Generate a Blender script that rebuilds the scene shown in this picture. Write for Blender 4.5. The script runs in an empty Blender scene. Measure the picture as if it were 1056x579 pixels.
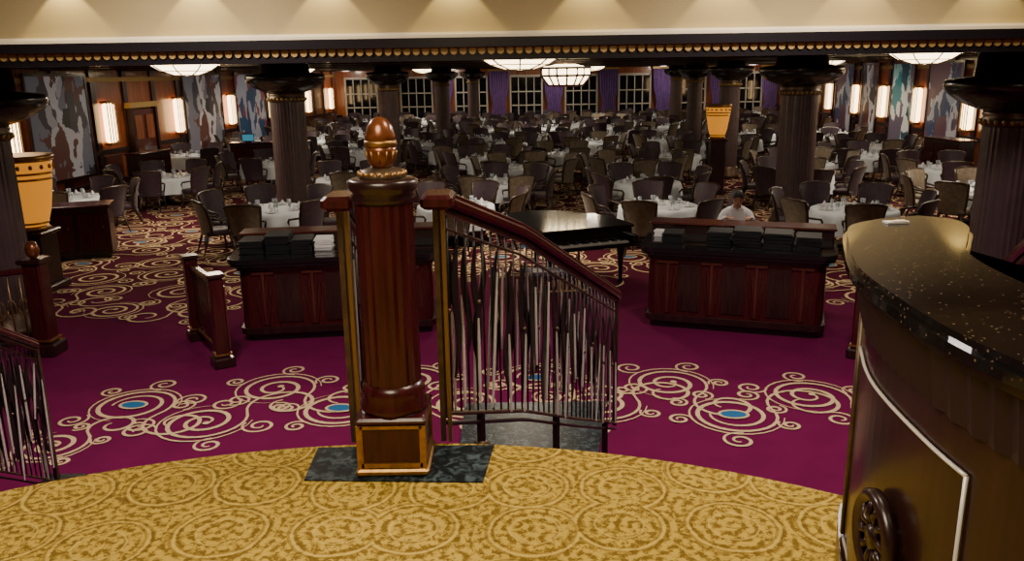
import bpy, math, random
import numpy as np
from mathutils import Vector, Matrix, Euler
random.seed(7)
SC=bpy.context.scene
COL=SC.collection
pi=math.pi

# ------------------------------------------------------------------ materials
def newmat(name):
    m=bpy.data.materials.new(name); m.use_nodes=True
    nt=m.node_tree; b=nt.nodes['Principled BSDF']
    return m,nt,b
def mat(name,col,rough=0.5,metal=0.0,emit=None,es=0.0,coat=0.0,spec=0.5,sheen=0.0,var=0.0,vscale=8.0,stretch=(1,1,1),bump=0.0):
    m,nt,b=newmat(name)
    b.inputs['Base Color'].default_value=(*col,1)
    b.inputs['Roughness'].default_value=rough
    b.inputs['Metallic'].default_value=metal
    b.inputs['Coat Weight'].default_value=coat
    b.inputs['Coat Roughness'].default_value=0.08
    b.inputs['Specular IOR Level'].default_value=spec
    b.inputs['Sheen Weight'].default_value=sheen
    if emit:
        b.inputs['Emission Color'].default_value=(*emit,1); b.inputs['Emission Strength'].default_value=es
    if var>0 or bump>0:
        tc=nt.nodes.new('ShaderNodeTexCoord'); mp=nt.nodes.new('ShaderNodeMapping'); mp.inputs['Scale'].default_value=stretch
        n=nt.nodes.new('ShaderNodeTexNoise'); n.inputs['Scale'].default_value=vscale; n.inputs['Detail'].default_value=5
        nt.links.new(tc.outputs['Object'],mp.inputs['Vector']); nt.links.new(mp.outputs['Vector'],n.inputs['Vector'])
        if var>0:
            r=nt.nodes.new('ShaderNodeValToRGB')
            r.color_ramp.elements[0].position=0.3; r.color_ramp.elements[1].position=0.7
            r.color_ramp.elements[0].color=(*[c*(1-var) for c in col],1)
            r.color_ramp.elements[1].color=(*[min(1,c*(1+var)) for c in col],1)
            nt.links.new(n.outputs['Fac'],r.inputs['Fac']); nt.links.new(r.outputs['Color'],b.inputs['Base Color'])
        if bump>0:
            bp=nt.nodes.new('ShaderNodeBump'); bp.inputs['Strength'].default_value=bump; bp.inputs['Distance'].default_value=0.01
            nt.links.new(n.outputs['Fac'],bp.inputs['Height']); nt.links.new(bp.outputs['Normal'],b.inputs['Normal'])
    return m

M={}
M['mahog']=mat('mahogany',(0.050,0.007,0.008),0.26,coat=0.22,spec=0.35,var=0.35,vscale=6,stretch=(6,6,0.6))
M['wood_dk']=mat('dark_wood',(0.024,0.008,0.008),0.3,coat=0.2,var=0.4,vscale=5,stretch=(5,5,0.6))
M['wood_red']=mat('red_wood',(0.085,0.018,0.012),0.3,coat=0.3,var=0.35,vscale=4,stretch=(4,4,0.5))
M['wood_wall']=mat('wall_panel_wood',(0.28,0.075,0.020),0.35,coat=0.2,var=0.45,vscale=2,stretch=(4,4,0.4))
M['bar_wood']=mat('bar_panel_wood',(0.026,0.008,0.008),0.28,coat=0.15,spec=0.28,var=0.3,vscale=4,stretch=(3,3,0.5))
M['bar_val']=mat('bar_fluted_wood',(0.024,0.010,0.016),0.5,coat=0.05,spec=0.25)
M['granite']=mat('black_granite',(0.010,0.010,0.011),0.08,coat=0.4)
M['black']=mat('black_lacquer',(0.008,0.008,0.009),0.12,coat=0.6)
M['blackm']=mat('black_leather',(0.009,0.009,0.011),0.6,spec=0.3)
M['gold']=mat('aged_gold',(0.40,0.22,0.07),0.4,metal=0.85,var=0.3,vscale=30)
M['goldtrim']=mat('gilt_trim',(0.42,0.27,0.08),0.45,metal=0.3)
M['brass']=mat('antique_brass',(0.28,0.18,0.08),0.35,metal=0.85)
M['bronze']=mat('dark_bronze',(0.11,0.072,0.045),0.4,metal=0.6,var=0.3,vscale=20)
M['silver']=mat('brushed_silver',(0.74,0.71,0.69),0.3,metal=0.2)
M['irond']=mat('dark_iron',(0.035,0.026,0.028),0.35,metal=0.5)
M['column']=mat('column_bronze',(0.080,0.052,0.056),0.35,metal=0.1,var=0.15,vscale=6)
M['capital']=mat('capital_dark',(0.012,0.010,0.012),0.25,coat=0.3)
M['copper']=mat('copper_egg',(0.20,0.060,0.020),0.28,metal=0.4,coat=0.4,var=0.5,vscale=25)
M['beige']=mat('cream_plaster',(0.44,0.345,0.155),0.7,var=0.05,vscale=2)
M['cream']=mat('cream_moulding',(0.85,0.76,0.52),0.5)
M['cloth']=mat('tablecloth',(0.66,0.72,0.80),0.8,var=0.06,vscale=5)
M['plate']=mat('porcelain',(0.78,0.80,0.84),0.2)
M['glass']=mat('glassware',(0.35,0.40,0.45),0.08,spec=0.9)
M['napkin']=mat('napkin',(0.62,0.64,0.72),0.8)
M['ch_olive']=mat('chair_fabric_taupe',(0.15,0.118,0.082),0.7,sheen=0.2,var=0.25,vscale=12)
M['ch_plum']=mat('chair_fabric_plum',(0.034,0.015,0.030),0.6,sheen=0.15,var=0.3,vscale=12)
M['ch_leg']=mat('chair_wood',(0.030,0.016,0.011),0.35)
M['purple']=mat('purple_curtain',(0.15,0.075,0.26),0.8,var=0.2,vscale=4)
M['night']=mat('night_glass',(0.004,0.005,0.008),0.05)
M['white']=mat('white_paint',(0.50,0.47,0.40),0.5)
M['ceil']=mat('ceiling_dark',(0.036,0.015,0.012),0.35,var=0.2,vscale=2)
M['lamp']=mat('lamp_glass',(0.9,0.82,0.6),0.4,emit=(1.0,0.76,0.42),es=8)
M['sconce']=mat('sconce_glass',(0.9,0.8,0.6),0.4,emit=(1.0,0.66,0.30),es=9)
M['urnlit']=mat('urn_shade',(0.58,0.27,0.03),0.5,emit=(1.0,0.36,0.03),es=0.6,var=0.1,vscale=6)
M['blueov']=mat('carpet_blue',(0.008,0.12,0.30),0.9)
M['scroll']=mat('carpet_scroll_gold',(0.64,0.47,0.26),0.95,var=0.12,vscale=14)
M['paper']=mat('paper',(0.8,0.8,0.78),0.7)
M['shirt']=mat('white_shirt',(0.80,0.79,0.77),0.8)
M['trous']=mat('dark_trousers',(0.02,0.02,0.03),0.8)
M['skin']=mat('skin',(0.48,0.25,0.16),0.5)
M['hair']=mat('black_hair',(0.008,0.007,0.007),0.7)
M['lip']=mat('lips',(0.35,0.12,0.10),0.5)
M['cyan']=mat('screen',(0.02,0.1,0.15),0.3,emit=(0.1,0.5,0.7),es=0.4)

def marble():
    m,nt,b=newmat('dark_marble')
    tc=nt.nodes.new('ShaderNodeTexCoord'); n=nt.nodes.new('ShaderNodeTexNoise'); n.inputs['Scale'].default_value=22; n.inputs['Detail'].default_value=9; n.inputs['Distortion'].default_value=1.0
    r=nt.nodes.new('ShaderNodeValToRGB'); e=r.color_ramp.elements
    e[0].position=0.48; e[0].color=(0.007,0.011,0.015,1); e[1].position=0.72; e[1].color=(0.09,0.13,0.15,1)
    nt.links.new(tc.outputs['Object'],n.inputs['Vector']); nt.links.new(n.outputs['Fac'],r.inputs['Fac']); nt.links.new(r.outputs['Color'],b.inputs['Base Color'])
    b.inputs['Roughness'].default_value=0.35; b.inputs['Specular IOR Level'].default_value=0.15
    return m
M['marble']=marble()
def granite():
    m,nt,b=newmat('speckled_granite')
    tc=nt.nodes.new('ShaderNodeTexCoord'); n=nt.nodes.new('ShaderNodeTexVoronoi'); n.inputs['Scale'].default_value=55
    r=nt.nodes.new('ShaderNodeValToRGB'); e=r.color_ramp.elements
    e[0].position=0.0; e[0].color=(0.30,0.22,0.14,1); e[1].position=0.20; e[1].color=(0.008,0.007,0.007,1)
    nt.links.new(tc.outputs['Object'],n.inputs['Vector']); nt.links.new(n.outputs['Distance'],r.inputs['Fac']); nt.links.new(r.outputs['Color'],b.inputs['Base Color'])
    b.inputs['Roughness'].default_value=0.06; b.inputs['Specular IOR Level'].default_value=0.38
    return m
M['speck']=granite()

def gold_carpet():
    m,nt,b=newmat('gold_medallion_carpet'); N=nt.nodes; L=nt.links
    def math_(op,a,c=None,v=None):
        n=N.new('ShaderNodeMath'); n.operation=op
        for i,x in enumerate([a,c,v]):
            if x is None: continue
            if isinstance(x,(int,float)): n.inputs[i].default_value=x
            else: L.new(x,n.inputs[i])
        return n.outputs[0]
    tc=N.new('ShaderNodeTexCoord')
    ds=N.new('ShaderNodeTexNoise'); ds.inputs['Scale'].default_value=9; ds.inputs['Detail'].default_value=2
    L.new(tc.outputs['Object'],ds.inputs['Vector'])
    vm=N.new('ShaderNodeVectorMath'); vm.operation='SCALE'; vm.inputs[3].default_value=0.02; L.new(ds.outputs['Color'],vm.inputs[0])
    va=N.new('ShaderNodeVectorMath'); va.operation='ADD'; L.new(tc.outputs['Object'],va.inputs[0]); L.new(vm.outputs[0],va.inputs[1])
    def layer(scale,rand,off,kr,ka):
        mp=N.new('ShaderNodeMapping'); mp.inputs['Location'].default_value=off; L.new(va.outputs[0],mp.inputs['Vector'])
        sc=N.new('ShaderNodeVectorMath'); sc.operation='SCALE'; sc.inputs[3].default_value=scale; L.new(mp.outputs[0],sc.inputs[0])
        vo=N.new('ShaderNodeTexVoronoi'); vo.voronoi_dimensions='2D'; vo.inputs['Scale'].default_value=1.0; vo.inputs['Randomness'].default_value=rand
        L.new(sc.outputs[0],vo.inputs['Vector'])
        sub=N.new('ShaderNodeVectorMath'); sub.operation='SUBTRACT'; L.new(sc.outputs[0],sub.inputs[0]); L.new(vo.outputs['Position'],sub.inputs[1])
        sp=N.new('ShaderNodeSeparateXYZ'); L.new(sub.outputs[0],sp.inputs[0])
        ang=math_('ARCTAN2',sp.outputs['Y'],sp.outputs['X'])
        ph=math_('ADD',math_('MULTIPLY',vo.outputs['Distance'],kr),math_('MULTIPLY',ang,ka))
        return math_('SINE',ph),vo.outputs['Distance'],ang
    s1,d1,a1=layer(2.7,0.35,(0,0,0),50.0,1.0)
    s2,d2,a2=layer(9.5,0.9,(3,1,0),13.0,2.0)
    s3,d3,a3=layer(4.3,0.8,(7,2,0),30.0,1.0)
    nz=N.new('ShaderNodeTexNoise'); nz.inputs['Scale'].default_value=34; nz.inputs['Detail'].default_value=3; nz.inputs['Distortion'].default_value=2.5
    L.new(tc.outputs['Object'],nz.inputs['Vector'])
    f=math_('ADD',math_('MULTIPLY',s1,0.27),math_('MULTIPLY',s2,0.36))
    f=math_('ADD',f,math_('MULTIPLY',s3,0.20))
    f=math_('ADD',f,math_('MULTIPLY',math_('SUBTRACT',nz.outputs['Fac'],0.5),3.2))
    r=N.new('ShaderNodeValToRGB'); e=r.color_ramp.elements
    e[0].position=0.32; e[0].color=(0.20,0.120,0.018,1); e[1].position=0.62; e[1].color=(0.60,0.405,0.065,1)
    L.new(math_('ADD',math_('MULTIPLY',f,0.4),0.5),r.inputs['Fac'])
    rim=math_('MAXIMUM',math_('COMPARE',d1,0.44,0.014),math_('COMPARE',d1,0.24,0.010))
    dark=math_('MAXIMUM',math_('COMPARE',d1,0.475,0.016),math_('COMPARE',d1,0.405,0.014))
    mixd=N.new('ShaderNodeMix'); mixd.data_type='RGBA'; L.new(math_('MULTIPLY',dark,0.5),mixd.inputs['Factor']); L.new(r.outputs['Color'],mixd.inputs[6]); mixd.inputs[7].default_value=(0.16,0.09,0.012,1)
    mix=N.new('ShaderNodeMix'); mix.data_type='RGBA'; L.new(math_('MULTIPLY',rim,0.55),mix.inputs['Factor']); L.new(mixd.outputs[2],mix.inputs[6]); mix.inputs[7].default_value=(0.72,0.52,0.13,1)
    L.new(mix.outputs[2],b.inputs['Base Color'])
    b.inputs['Roughness'].default_value=0.95; b.inputs['Specular IOR Level'].default_value=0.1
    bp=N.new('ShaderNodeBump'); bp.inputs['Strength'].default_value=0.25; bp.inputs['Distance'].default_value=0.01; L.new(nz.outputs['Fac'],bp.inputs['Height']); L.new(bp.outputs['Normal'],b.inputs['Normal'])
    return m
M['goldcarpet']=gold_carpet()

def purple_carpet():
    m,nt,b=newmat('purple_carpet'); N=nt.nodes; L=nt.links
    tc=N.new('ShaderNodeTexCoord'); sp=N.new('ShaderNodeSeparateXYZ'); L.new(tc.outputs['Object'],sp.inputs[0])
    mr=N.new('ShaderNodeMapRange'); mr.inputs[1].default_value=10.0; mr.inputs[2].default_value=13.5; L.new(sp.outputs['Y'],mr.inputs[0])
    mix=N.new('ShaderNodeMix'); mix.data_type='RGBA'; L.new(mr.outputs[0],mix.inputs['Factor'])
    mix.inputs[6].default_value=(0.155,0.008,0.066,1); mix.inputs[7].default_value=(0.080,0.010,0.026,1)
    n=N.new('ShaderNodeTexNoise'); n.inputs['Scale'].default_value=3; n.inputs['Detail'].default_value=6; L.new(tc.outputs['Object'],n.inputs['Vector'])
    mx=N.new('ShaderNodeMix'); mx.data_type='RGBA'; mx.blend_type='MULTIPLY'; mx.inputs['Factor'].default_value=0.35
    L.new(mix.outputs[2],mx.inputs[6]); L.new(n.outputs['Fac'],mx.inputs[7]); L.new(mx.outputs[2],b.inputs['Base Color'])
    b.inputs['Roughness'].default_value=0.95; b.inputs['Specular IOR Level'].default_value=0.05
    return m
M['purplecarpet']=purple_carpet()

def art(name,cols,scale,seed):
    m,nt,b=newmat(name); N=nt.nodes; L=nt.links
    tc=N.new('ShaderNodeTexCoord'); mp=N.new('ShaderNodeMapping'); mp.inputs['Location'].default_value=(seed,seed*2,0); mp.inputs['Scale'].default_value=(1,1,0.6)
    n=N.new('ShaderNodeTexVoronoi'); n.inputs['Scale'].default_value=scale*1.5
    d=N.new('ShaderNodeTexNoise'); d.inputs['Scale'].default_value=scale*1.2; d.inputs['Detail'].default_value=4
    L.new(tc.outputs['Object'],mp.inputs['Vector']); L.new(mp.outputs[0],d.inputs['Vector'])
    sc=N.new('ShaderNodeVectorMath'); sc.operation='SCALE'; sc.inputs[3].default_value=1.3; L.new(d.outputs['Color'],sc.inputs[0])
    ad=N.new('ShaderNodeVectorMath'); ad.operation='ADD'; L.new(mp.outputs[0],ad.inputs[0]); L.new(sc.outputs[0],ad.inputs[1]); L.new(ad.outputs[0],n.inputs['Vector'])
    mx=N.new('ShaderNodeSeparateColor'); L.new(n.outputs['Color'],mx.inputs[0])
    av=N.new('ShaderNodeMath'); av.operation='MULTIPLY_ADD'; L.new(d.outputs['Fac'],av.inputs[0]); av.inputs[1].default_value=0.5
    ml=N.new('ShaderNodeMath'); ml.operation='MULTIPLY'; L.new(mx.outputs[0],ml.inputs[0]); ml.inputs[1].default_value=0.55; L.new(ml.outputs[0],av.inputs[2])
    r=N.new('ShaderNodeValToRGB'); r.color_ramp.interpolation='CONSTANT'; els=r.color_ramp.elements
    while len(els)<len(cols): els.new(0.5)
    for i,c in enumerate(cols):
        els[i].position=0.0 if i==0 else 0.27+0.45*(i-1)/(len(cols)-1); els[i].color=(*c,1)
    L.new(av.outputs[0],r.inputs['Fac']); L.new(r.outputs['Color'],b.inputs['Base Color'])
    L.new(r.outputs['Color'],b.inputs['Emission Color']); b.inputs['Emission Strength'].default_value=0.15  # faint glow of the mural colours, added so the panels look lit
    b.inputs['Roughness'].default_value=0.5
    return m
ARTS=[art('mural_grey',[(0.02,0.02,0.025),(0.40,0.38,0.40),(0.05,0.045,0.06),(0.55,0.53,0.55),(0.12,0.04,0.03),(0.18,0.18,0.22)],1.0,3),
      art('mural_rose',[(0.02,0.05,0.14),(0.45,0.47,0.55),(0.30,0.05,0.08),(0.55,0.55,0.60),(0.02,0.08,0.18)],0.9,9),
      art('mural_teal',[(0.015,0.05,0.08),(0.25,0.45,0.46),(0.02,0.18,0.22),(0.60,0.62,0.60),(0.10,0.08,0.12)],0.9,15),
      art('mural_blue',[(0.015,0.03,0.10),(0.40,0.45,0.52),(0.04,0.07,0.16),(0.62,0.60,0.62),(0.16,0.07,0.10)],0.9,22)]

# ------------------------------------------------------------------ mesh builder
class MB:
    def __init__(s): s.v=[];s.f=[];s.m=[];s.sm=[];s.mats=[]
    def mi(s,k):
        m=M[k] if isinstance(k,str) else k
        if m not in s.mats: s.mats.append(m)
        return s.mats.index(m)
    def add(s,vs,fs,k,T=None,smooth=False):
        o=len(s.v); i=s.mi(k)
        for v in vs:
            v=Vector(v)
            if T is not None: v=T@v
            s.v.append(v)
        for f in fs:
            s.f.append([a+o for a in f]); s.m.append(i); s.sm.append(smooth)
    def box(s,c,d,k,T=None,rz=0.0):
        x,y,z=[a/2 for a in d]
        R=Matrix.Translation(c)@Matrix.Rotation(rz,4,'Z')
        if T is not None: R=T@R
        vs=[(-x,-y,-z),(x,-y,-z),(x,y,-z),(-x,y,-z),(-x,-y,z),(x,-y,z),(x,y,z),(-x,y,z)]
        s.add(vs,[(0,3,2,1),(4,5,6,7),(0,1,5,4),(1,2,6,5),(2,3,7,6),(3,0,4,7)],k,R)
    def bbox(s,c,d,k,b=0.01,T=None,rz=0.0):
        x,y,z=[a/2 for a in d]; b=min(b,x*.9,y*.9,z*.9)
        R=Matrix.Translation(c)@Matrix.Rotation(rz,4,'Z')
        if T is not None: R=T@R
        def ring(xx,yy,zz): return [(-xx+b,-yy,zz),(xx-b,-yy,zz),(xx,-yy+b,zz),(xx,yy-b,zz),(xx-b,yy,zz),(-xx+b,yy,zz),(-xx,yy-b,zz),(-xx,-yy+b,zz)]
        vs=ring(x-b,y-b,-z)+ring(x,y,-z+b)+ring(x,y,z-b)+ring(x-b,y-b,z)
        fs=[tuple(reversed(range(8))),tuple(range(24,32))]
        for r in range(3):
            for i in range(8): fs.append((r*8+i,r*8+(i+1)%8,(r+1)*8+(i+1)%8,(r+1)*8+i))
        s.add(vs,fs,k,R)
    def lathe(s,prof,k,c=(0,0,0),n=24,T=None,flute=0,amp=0.0,smooth=True,sx=1,sy=1,a0=0.0,cap=True):
        vs=[];fs=[]
        for (r,z) in prof:
            for i in range(n):
                a=a0+2*pi*i/n; rr=r*(1-(amp if (flute and i%2) else 0))
                vs.append((c[0]+rr*math.cos(a)*sx,c[1]+rr*math.sin(a)*sy,c[2]+z))
        for j in range(len(prof)-1):
            for i in range(n):
                fs.append((j*n+i,j*n+(i+1)%n,(j+1)*n+(i+1)%n,(j+1)*n+i))
        if cap:
            fs.append(tuple(reversed(range(n)))); fs.append(tuple(range((len(prof)-1)*n,len(prof)*n)))
        s.add(vs,fs,k,T,smooth)
    def tube(s,pts,r,k,n=8,T=None,smooth=True):
        pts=[Vector(p) for p in pts]; vs=[];fs=[]
        rs=r if isinstance(r,(list,tuple)) else [r]*len(pts)
        for j,p in enumerate(pts):
            t=(pts[min(j+1,len(pts)-1)]-pts[max(j-1,0)]).normalized()
            up=Vector((0,0,1)) if abs(t.z)<0.95 else Vector((1,0,0))
            a=t.cross(up).normalized(); b=t.cross(a).normalized()
            for i in range(n):
                q=2*pi*i/n; vs.append(p+a*math.cos(q)*rs[j]+b*math.sin(q)*rs[j])
        for j in range(len(pts)-1):
            for i in range(n): fs.append((j*n+i,j*n+(i+1)%n,(j+1)*n+(i+1)%n,(j+1)*n+i))
        fs.append(tuple(reversed(range(n)))); fs.append(tuple(range((len(pts)-1)*n,len(pts)*n)))
        s.add(vs,fs,k,T,smooth)
    def bar(s,pts,w,h,k,T=None):
        pts=[Vector(p) for p in pts]; vs=[];fs=[]
        for j,p in enumerate(pts):
            t=(pts[min(j+1,len(pts)-1)]-pts[max(j-1,0)]); t.z=0; t.normalize()
            a=Vector((t.y,-t.x,0))
            b=min(w,h)*0.25
            for (u,v) in [(-w/2,-h/2+b),(-w/2+b,-h/2),(w/2-b,-h/2),(w/2,-h/2+b),(w/2,h/2-b),(w/2-b,h/2),(-w/2+b,h/2),(-w/2,h/2-b)]:
                vs.append(p+a*u+Vector((0,0,v)))
        n=8
        for j in range(len(pts)-1):
            for i in range(n): fs.append((j*n+i,j*n+(i+1)%n,(j+1)*n+(i+1)%n,(j+1)*n+i))
        fs.append(tuple(reversed(range(n)))); fs.append(tuple(range((len(pts)-1)*n,len(pts)*n)))
        s.add(vs,fs,k,T)
    def strip(s,pts,ws,hd,k,th=0.004):
        nrm=Vector((hd.y,-hd.x,0))*th; vs=[];fs=[];n=len(pts)
        for j,p in enumerate(pts):
            t=(pts[min(j+1,n-1)]-pts[max(j-1,0)]).normalized(); sd=t.cross(nrm).normalized()*ws[j]
            vs+=[p-sd-nrm,p+sd-nrm,p+sd+nrm,p-sd+nrm]
        for j in range(n-1):
            a=4*j;c=a+4
            for q in range(4): fs.append((a+q,a+(q+1)%4,c+(q+1)%4,c+q))
        s.add(vs,fs,k)
    def prism(s,poly,z0,z1,k,T=None,ktop=None):
        n=len(poly)
        vs=[(p[0],p[1],z0) for p in poly]+[(p[0],p[1],z1) for p in poly]
        s.add(vs,[tuple(reversed(range(n)))]+[(i,(i+1)%n,n+(i+1)%n,n+i) for i in range(n)],k,T)
        s.add(vs[n:],[tuple(range(n))],ktop or k,T)
    def ell(s,c,r,k,n=14,mrows=9,T=None):
        vs=[];fs=[]
        for j in range(mrows+1):
            p=pi*j/mrows
            for i in range(n):
                a=2*pi*i/n; vs.append((c[0]+r[0]*math.sin(p)*math.cos(a),c[1]+r[1]*math.sin(p)*math.sin(a),c[2]-r[2]*math.cos(p)))
        for j in range(mrows):
            for i in range(n): fs.append((j*n+i,j*n+(i+1)%n,(j+1)*n+(i+1)%n,(j+1)*n+i))
        s.add(vs,fs,k,T,True)
    def mesh(s,name):
        me=bpy.data.meshes.new(name); me.from_pydata([tuple(v) for v in s.v],[],s.f)
        for m in s.mats: me.materials.append(m)
        me.polygons.foreach_set('material_index',s.m); me.polygons.foreach_set('use_smooth',s.sm)
        me.update(); return me
    def obj(s,name,loc=(0,0,0),rz=0.0,parent=None):
        return place(s.mesh(name),name,loc,rz,parent)
def place(me,name,loc=(0,0,0),rz=0.0,parent=None,sc=1.0):
    o=bpy.data.objects.new(name,me); COL.objects.link(o); o.location=loc; o.rotation_euler=(0,0,rz); o.scale=(sc,sc,sc)
    if parent: o.parent=parent
    return o
def rrect(x0,y0,x1,y1,r,n=5):
    P=[]
    for cx,cy,a in [(x1-r,y1-r,0),(x0+r,y1-r,pi/2),(x0+r,y0+r,pi),(x1-r,y0+r,1.5*pi)]:
        for i in range(n+1):
            q=a+pi/2*i/n; P.append((cx+r*math.cos(q),cy+r*math.sin(q)))
    return P

CH=3.62
LX=lambda d:-14+(d-12)*0.0714
RX=lambda d:12.4+0.0857*d
# ------------------------------------------------------------------ room shell
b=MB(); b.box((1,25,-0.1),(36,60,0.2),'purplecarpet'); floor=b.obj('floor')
b=MB(); b.box((1,31.6,CH+0.1),(36,45.6,0.2),'ceil')
for y in range(12,54,4): b.box((1,y,CH-0.03),(33,0.25,0.06),'wood_dk')
b.obj('ceiling')
b=MB(); b.box((1,2.5,4.9),(36,11.9,0.2),'beige'); b.obj('ceiling_lobby')
def wallmesh(name,p0,p1,h,k,side):
    b=MB(); p0=Vector((*p0,0)); p1=Vector((*p1,0)); t=(p1-p0).normalized(); nrm=Vector((t.y,-t.x,0))*side
    q=[p0,p1,p1-nrm*0.2,p0-nrm*0.2]
    if side<0: q=[p0,p0-nrm*0.2,p1-nrm*0.2,p1]
    b.prism([(a.x,a.y) for a in q],0,h,k); return b.obj(name)
wallmesh('wall_left',(LX(-3),-3),(LX(54),54),4.8,'wood_wall',1)
wallmesh('wall_right',(RX(-3),-3),(RX(54),54),4.8,'wood_wall',-1)
b=MB(); b.box((3,54.1,1.85),(32,0.2,3.7),'wood_wall'); b.obj('wall_far')
b=MB(); b.box((-1,-3.1,2.4),(30,0.2,4.8),'beige'); b.obj('wall_back')
for nm,X,sgn,sl in (('trim_1',LX,1,0.0714),('trim_2',RX,-1,0.0857)):
    b=MB()
    d=13.0
    while d<53:
        T=Matrix.Translation((X(d),d,0))@Matrix.Rotation(-math.atan(sl),4,'Z')
        b.box((sgn*0.03,0,1.85),(0.08,0.25,3.5),'wood_dk',T)
        b.box((sgn*0.02,0.75,0.5),(0.05,1.0,0.8),'wood_red',T)
        d+=1.9
    for z in (0.1,1.05,3.3):
        T=Matrix.Translation((X(33),33,z))@Matrix.Rotation(-math.atan(sl),4,'Z')
        b.box((sgn*0.04,0,0),(0.10,41,0.14),'wood_dk' if z!=3.3 else 'goldtrim',T)
    b.obj(nm)
def on_wall(side,d,off=0.0):
    X,sl,sg=(LX,0.0714,1) if side=='L' else (RX,0.0857,-1)
    return (X(d)+sg*off,d,0), -math.atan(sl)+(0 if side=='L' else pi)
for side,d0,d1,a in [('L',22.9,25.8,0),('L',32.3,35.8,0),('L',37.3,40.9,1),('L',43.5,46.5,1),('R',38.2,40.7,3),('R',35,37,0),('R',31.2,33.4,2),('R',27.2,29.9,3),('R',22.5,25.5,2)]:
    b=MB(); w=d1-d0
    b.box((0.07,0,1.95),(0.05,w,2.95),ARTS[a])
    for y in (-w/2,w/2): b.box((0.08,y,1.95),(0.08,0.08,3.05),'wood_dk')
    for z in (0.45,3.45): b.box((0.08,0,z),(0.08,w,0.08),'wood_dk')
    loc,rz=on_wall(side,(d0+d1)/2,0.03); b.obj('wall_mural',loc,rz)
bs=MB()
for z in (1.3,2.6): bs.bbox((0.14,0,z),(0.24,0.56,0.08),'gold',0.02)
bs.bbox((0.13,0,1.95),(0.2,0.46,1.22),'sconce',0.05)
for y in (-0.24,-0.08,0.08,0.24): bs.box((0.24,y,1.95),(0.02,0.03,1.22),'bronze')
sm=bs.mesh('wall_sconce')
SCN=[('L',22.0),('L',26.8),('L',31.6),('L',36.6),('L',42),('L',47.5),('L',52),('R',22),('R',26.5),('R',30.6),('R',34.2),('R',37.6),('R',41.7),('R',46),('R',50)]
for side,d in SCN:
    loc,rz=on_wall(side,d,0.06); place(sm,'wall_sconce',loc,rz)
b=MB(); b.box((0.06,0,1.15),(0.1,1.5,2.3),'wood_red')
for y in (-0.38,0.38):
    b.box((0.12,y,1.7),(0.05,0.5,0.8),'wood_wall'); b.box((0.12,y,0.6),(0.05,0.5,0.8),'wood_wall')
for y in (-0.82,0.82): b.box((0.1,y,1.2),(0.18,0.14,2.5),'wood_dk')
b.box((0.1,0,2.45),(0.2,1.9,0.18),'goldtrim')
loc,rz=on_wall('L',29.0,0.05); b.obj('door_1',loc,rz)
WX=[-9.4,-5.9,-2.4,1.1,4.6,8.0,11.5,15.1]
for i,x in enumerate(WX):
    b=MB(); b.box((0,0,1.8),(2.0,0.06,2.6),'night')
    for xx in (-1.0,1.0): b.box((xx,-0.05,1.8),(0.10,0.12,2.7),'white')
    for z in (0.45,1.3,2.15,3.12): b.box((0,-0.06,z),(2.0,0.1,0.07 if z<3 else 0.14),'white')
    for xx in (-0.5,0,0.5): b.box((xx,-0.06,1.8),(0.055,0.1,2.6),'white')
    b.box((0,-0.08,0.4),(2.12,0.2,0.08),'white')
    b.obj('window_%d'%(i+1),(x,53.93,0))
cm=MB()
vs=[];fs=[];n=40
for j,(z,sc) in enumerate([(3.45,1.0),(2.2,0.92),(1.5,0.66),(1.3,0.68),(0.1,0.95)]):
    for i in range(n+1):
        u=i/n; vs.append(((u-0.5)*1.25*sc,0.06*math.sin(u*2*pi*8),z))
for j in range(4):
    for i in range(n): fs.append((j*(n+1)+i,j*(n+1)+i+1,(j+1)*(n+1)+i+1,(j+1)*(n+1)+i))
cm.add(vs,fs,'purple',None,True); cm.box((0,0,3.5),(1.35,0.14,0.12),'goldtrim')
cmm=cm.mesh('curtain')
for x in [(WX[i]+WX[i+1])/2 for i in range(7)]+[16.6]:
    place(cmm,'curtain',(x,53.55,0))

# ------------------------------------------------------------------ fascia / cornice
FY=8.45; DZ=-0.05
b=MB(); b.box((0,FY+0.15,4.23),(34,0.3,1.14),'beige'); b.obj('wall_fascia')
b=MB(); b.box((0,FY-0.02,3.735+DZ),(34,0.12,0.03),'cream'); b.box((0,FY-0.03,3.71+DZ),(34,0.16,0.03),'cream')
b.box((0,FY-0.03,3.65+DZ),(34,0.2,0.09),'capital'); b.box((0,FY+0.04,3.55+DZ),(34,0.16,0.14),'capital')
b.box((0,FY-0.03,3.607+DZ),(34,0.17,0.008),'goldtrim'); b.obj('trim_3')
b=MB(); x=-9.0
while x<9.0:
    P=[(-0.034,0.0),(-0.034,-0.03)]+[(0.034*math.cos(a),-0.03+0.036*math.sin(a)) for a in [pi+pi*k/6 for k in range(1,6)]]+[(0.034,-0.03),(0.034,0.0)]
    n=len(P)
    vs=[(x+p[0],FY-0.065,3.60+DZ+p[1]) for p in P]+[(x+p[0],FY-0.035,3.60+DZ+p[1]) for p in P]
    b.add(vs,[tuple(range(n)),tuple(reversed(range(n,2*n)))]+[(i,n+i,n+(i+1)%n,(i+1)%n) for i in range(n)],'goldtrim')
    b.ell((x+0.046,FY-0.05,3.585+DZ),(0.008,0.008,0.012),'goldtrim',6,4)
    x+=0.092
b.obj('trim_4')

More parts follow.
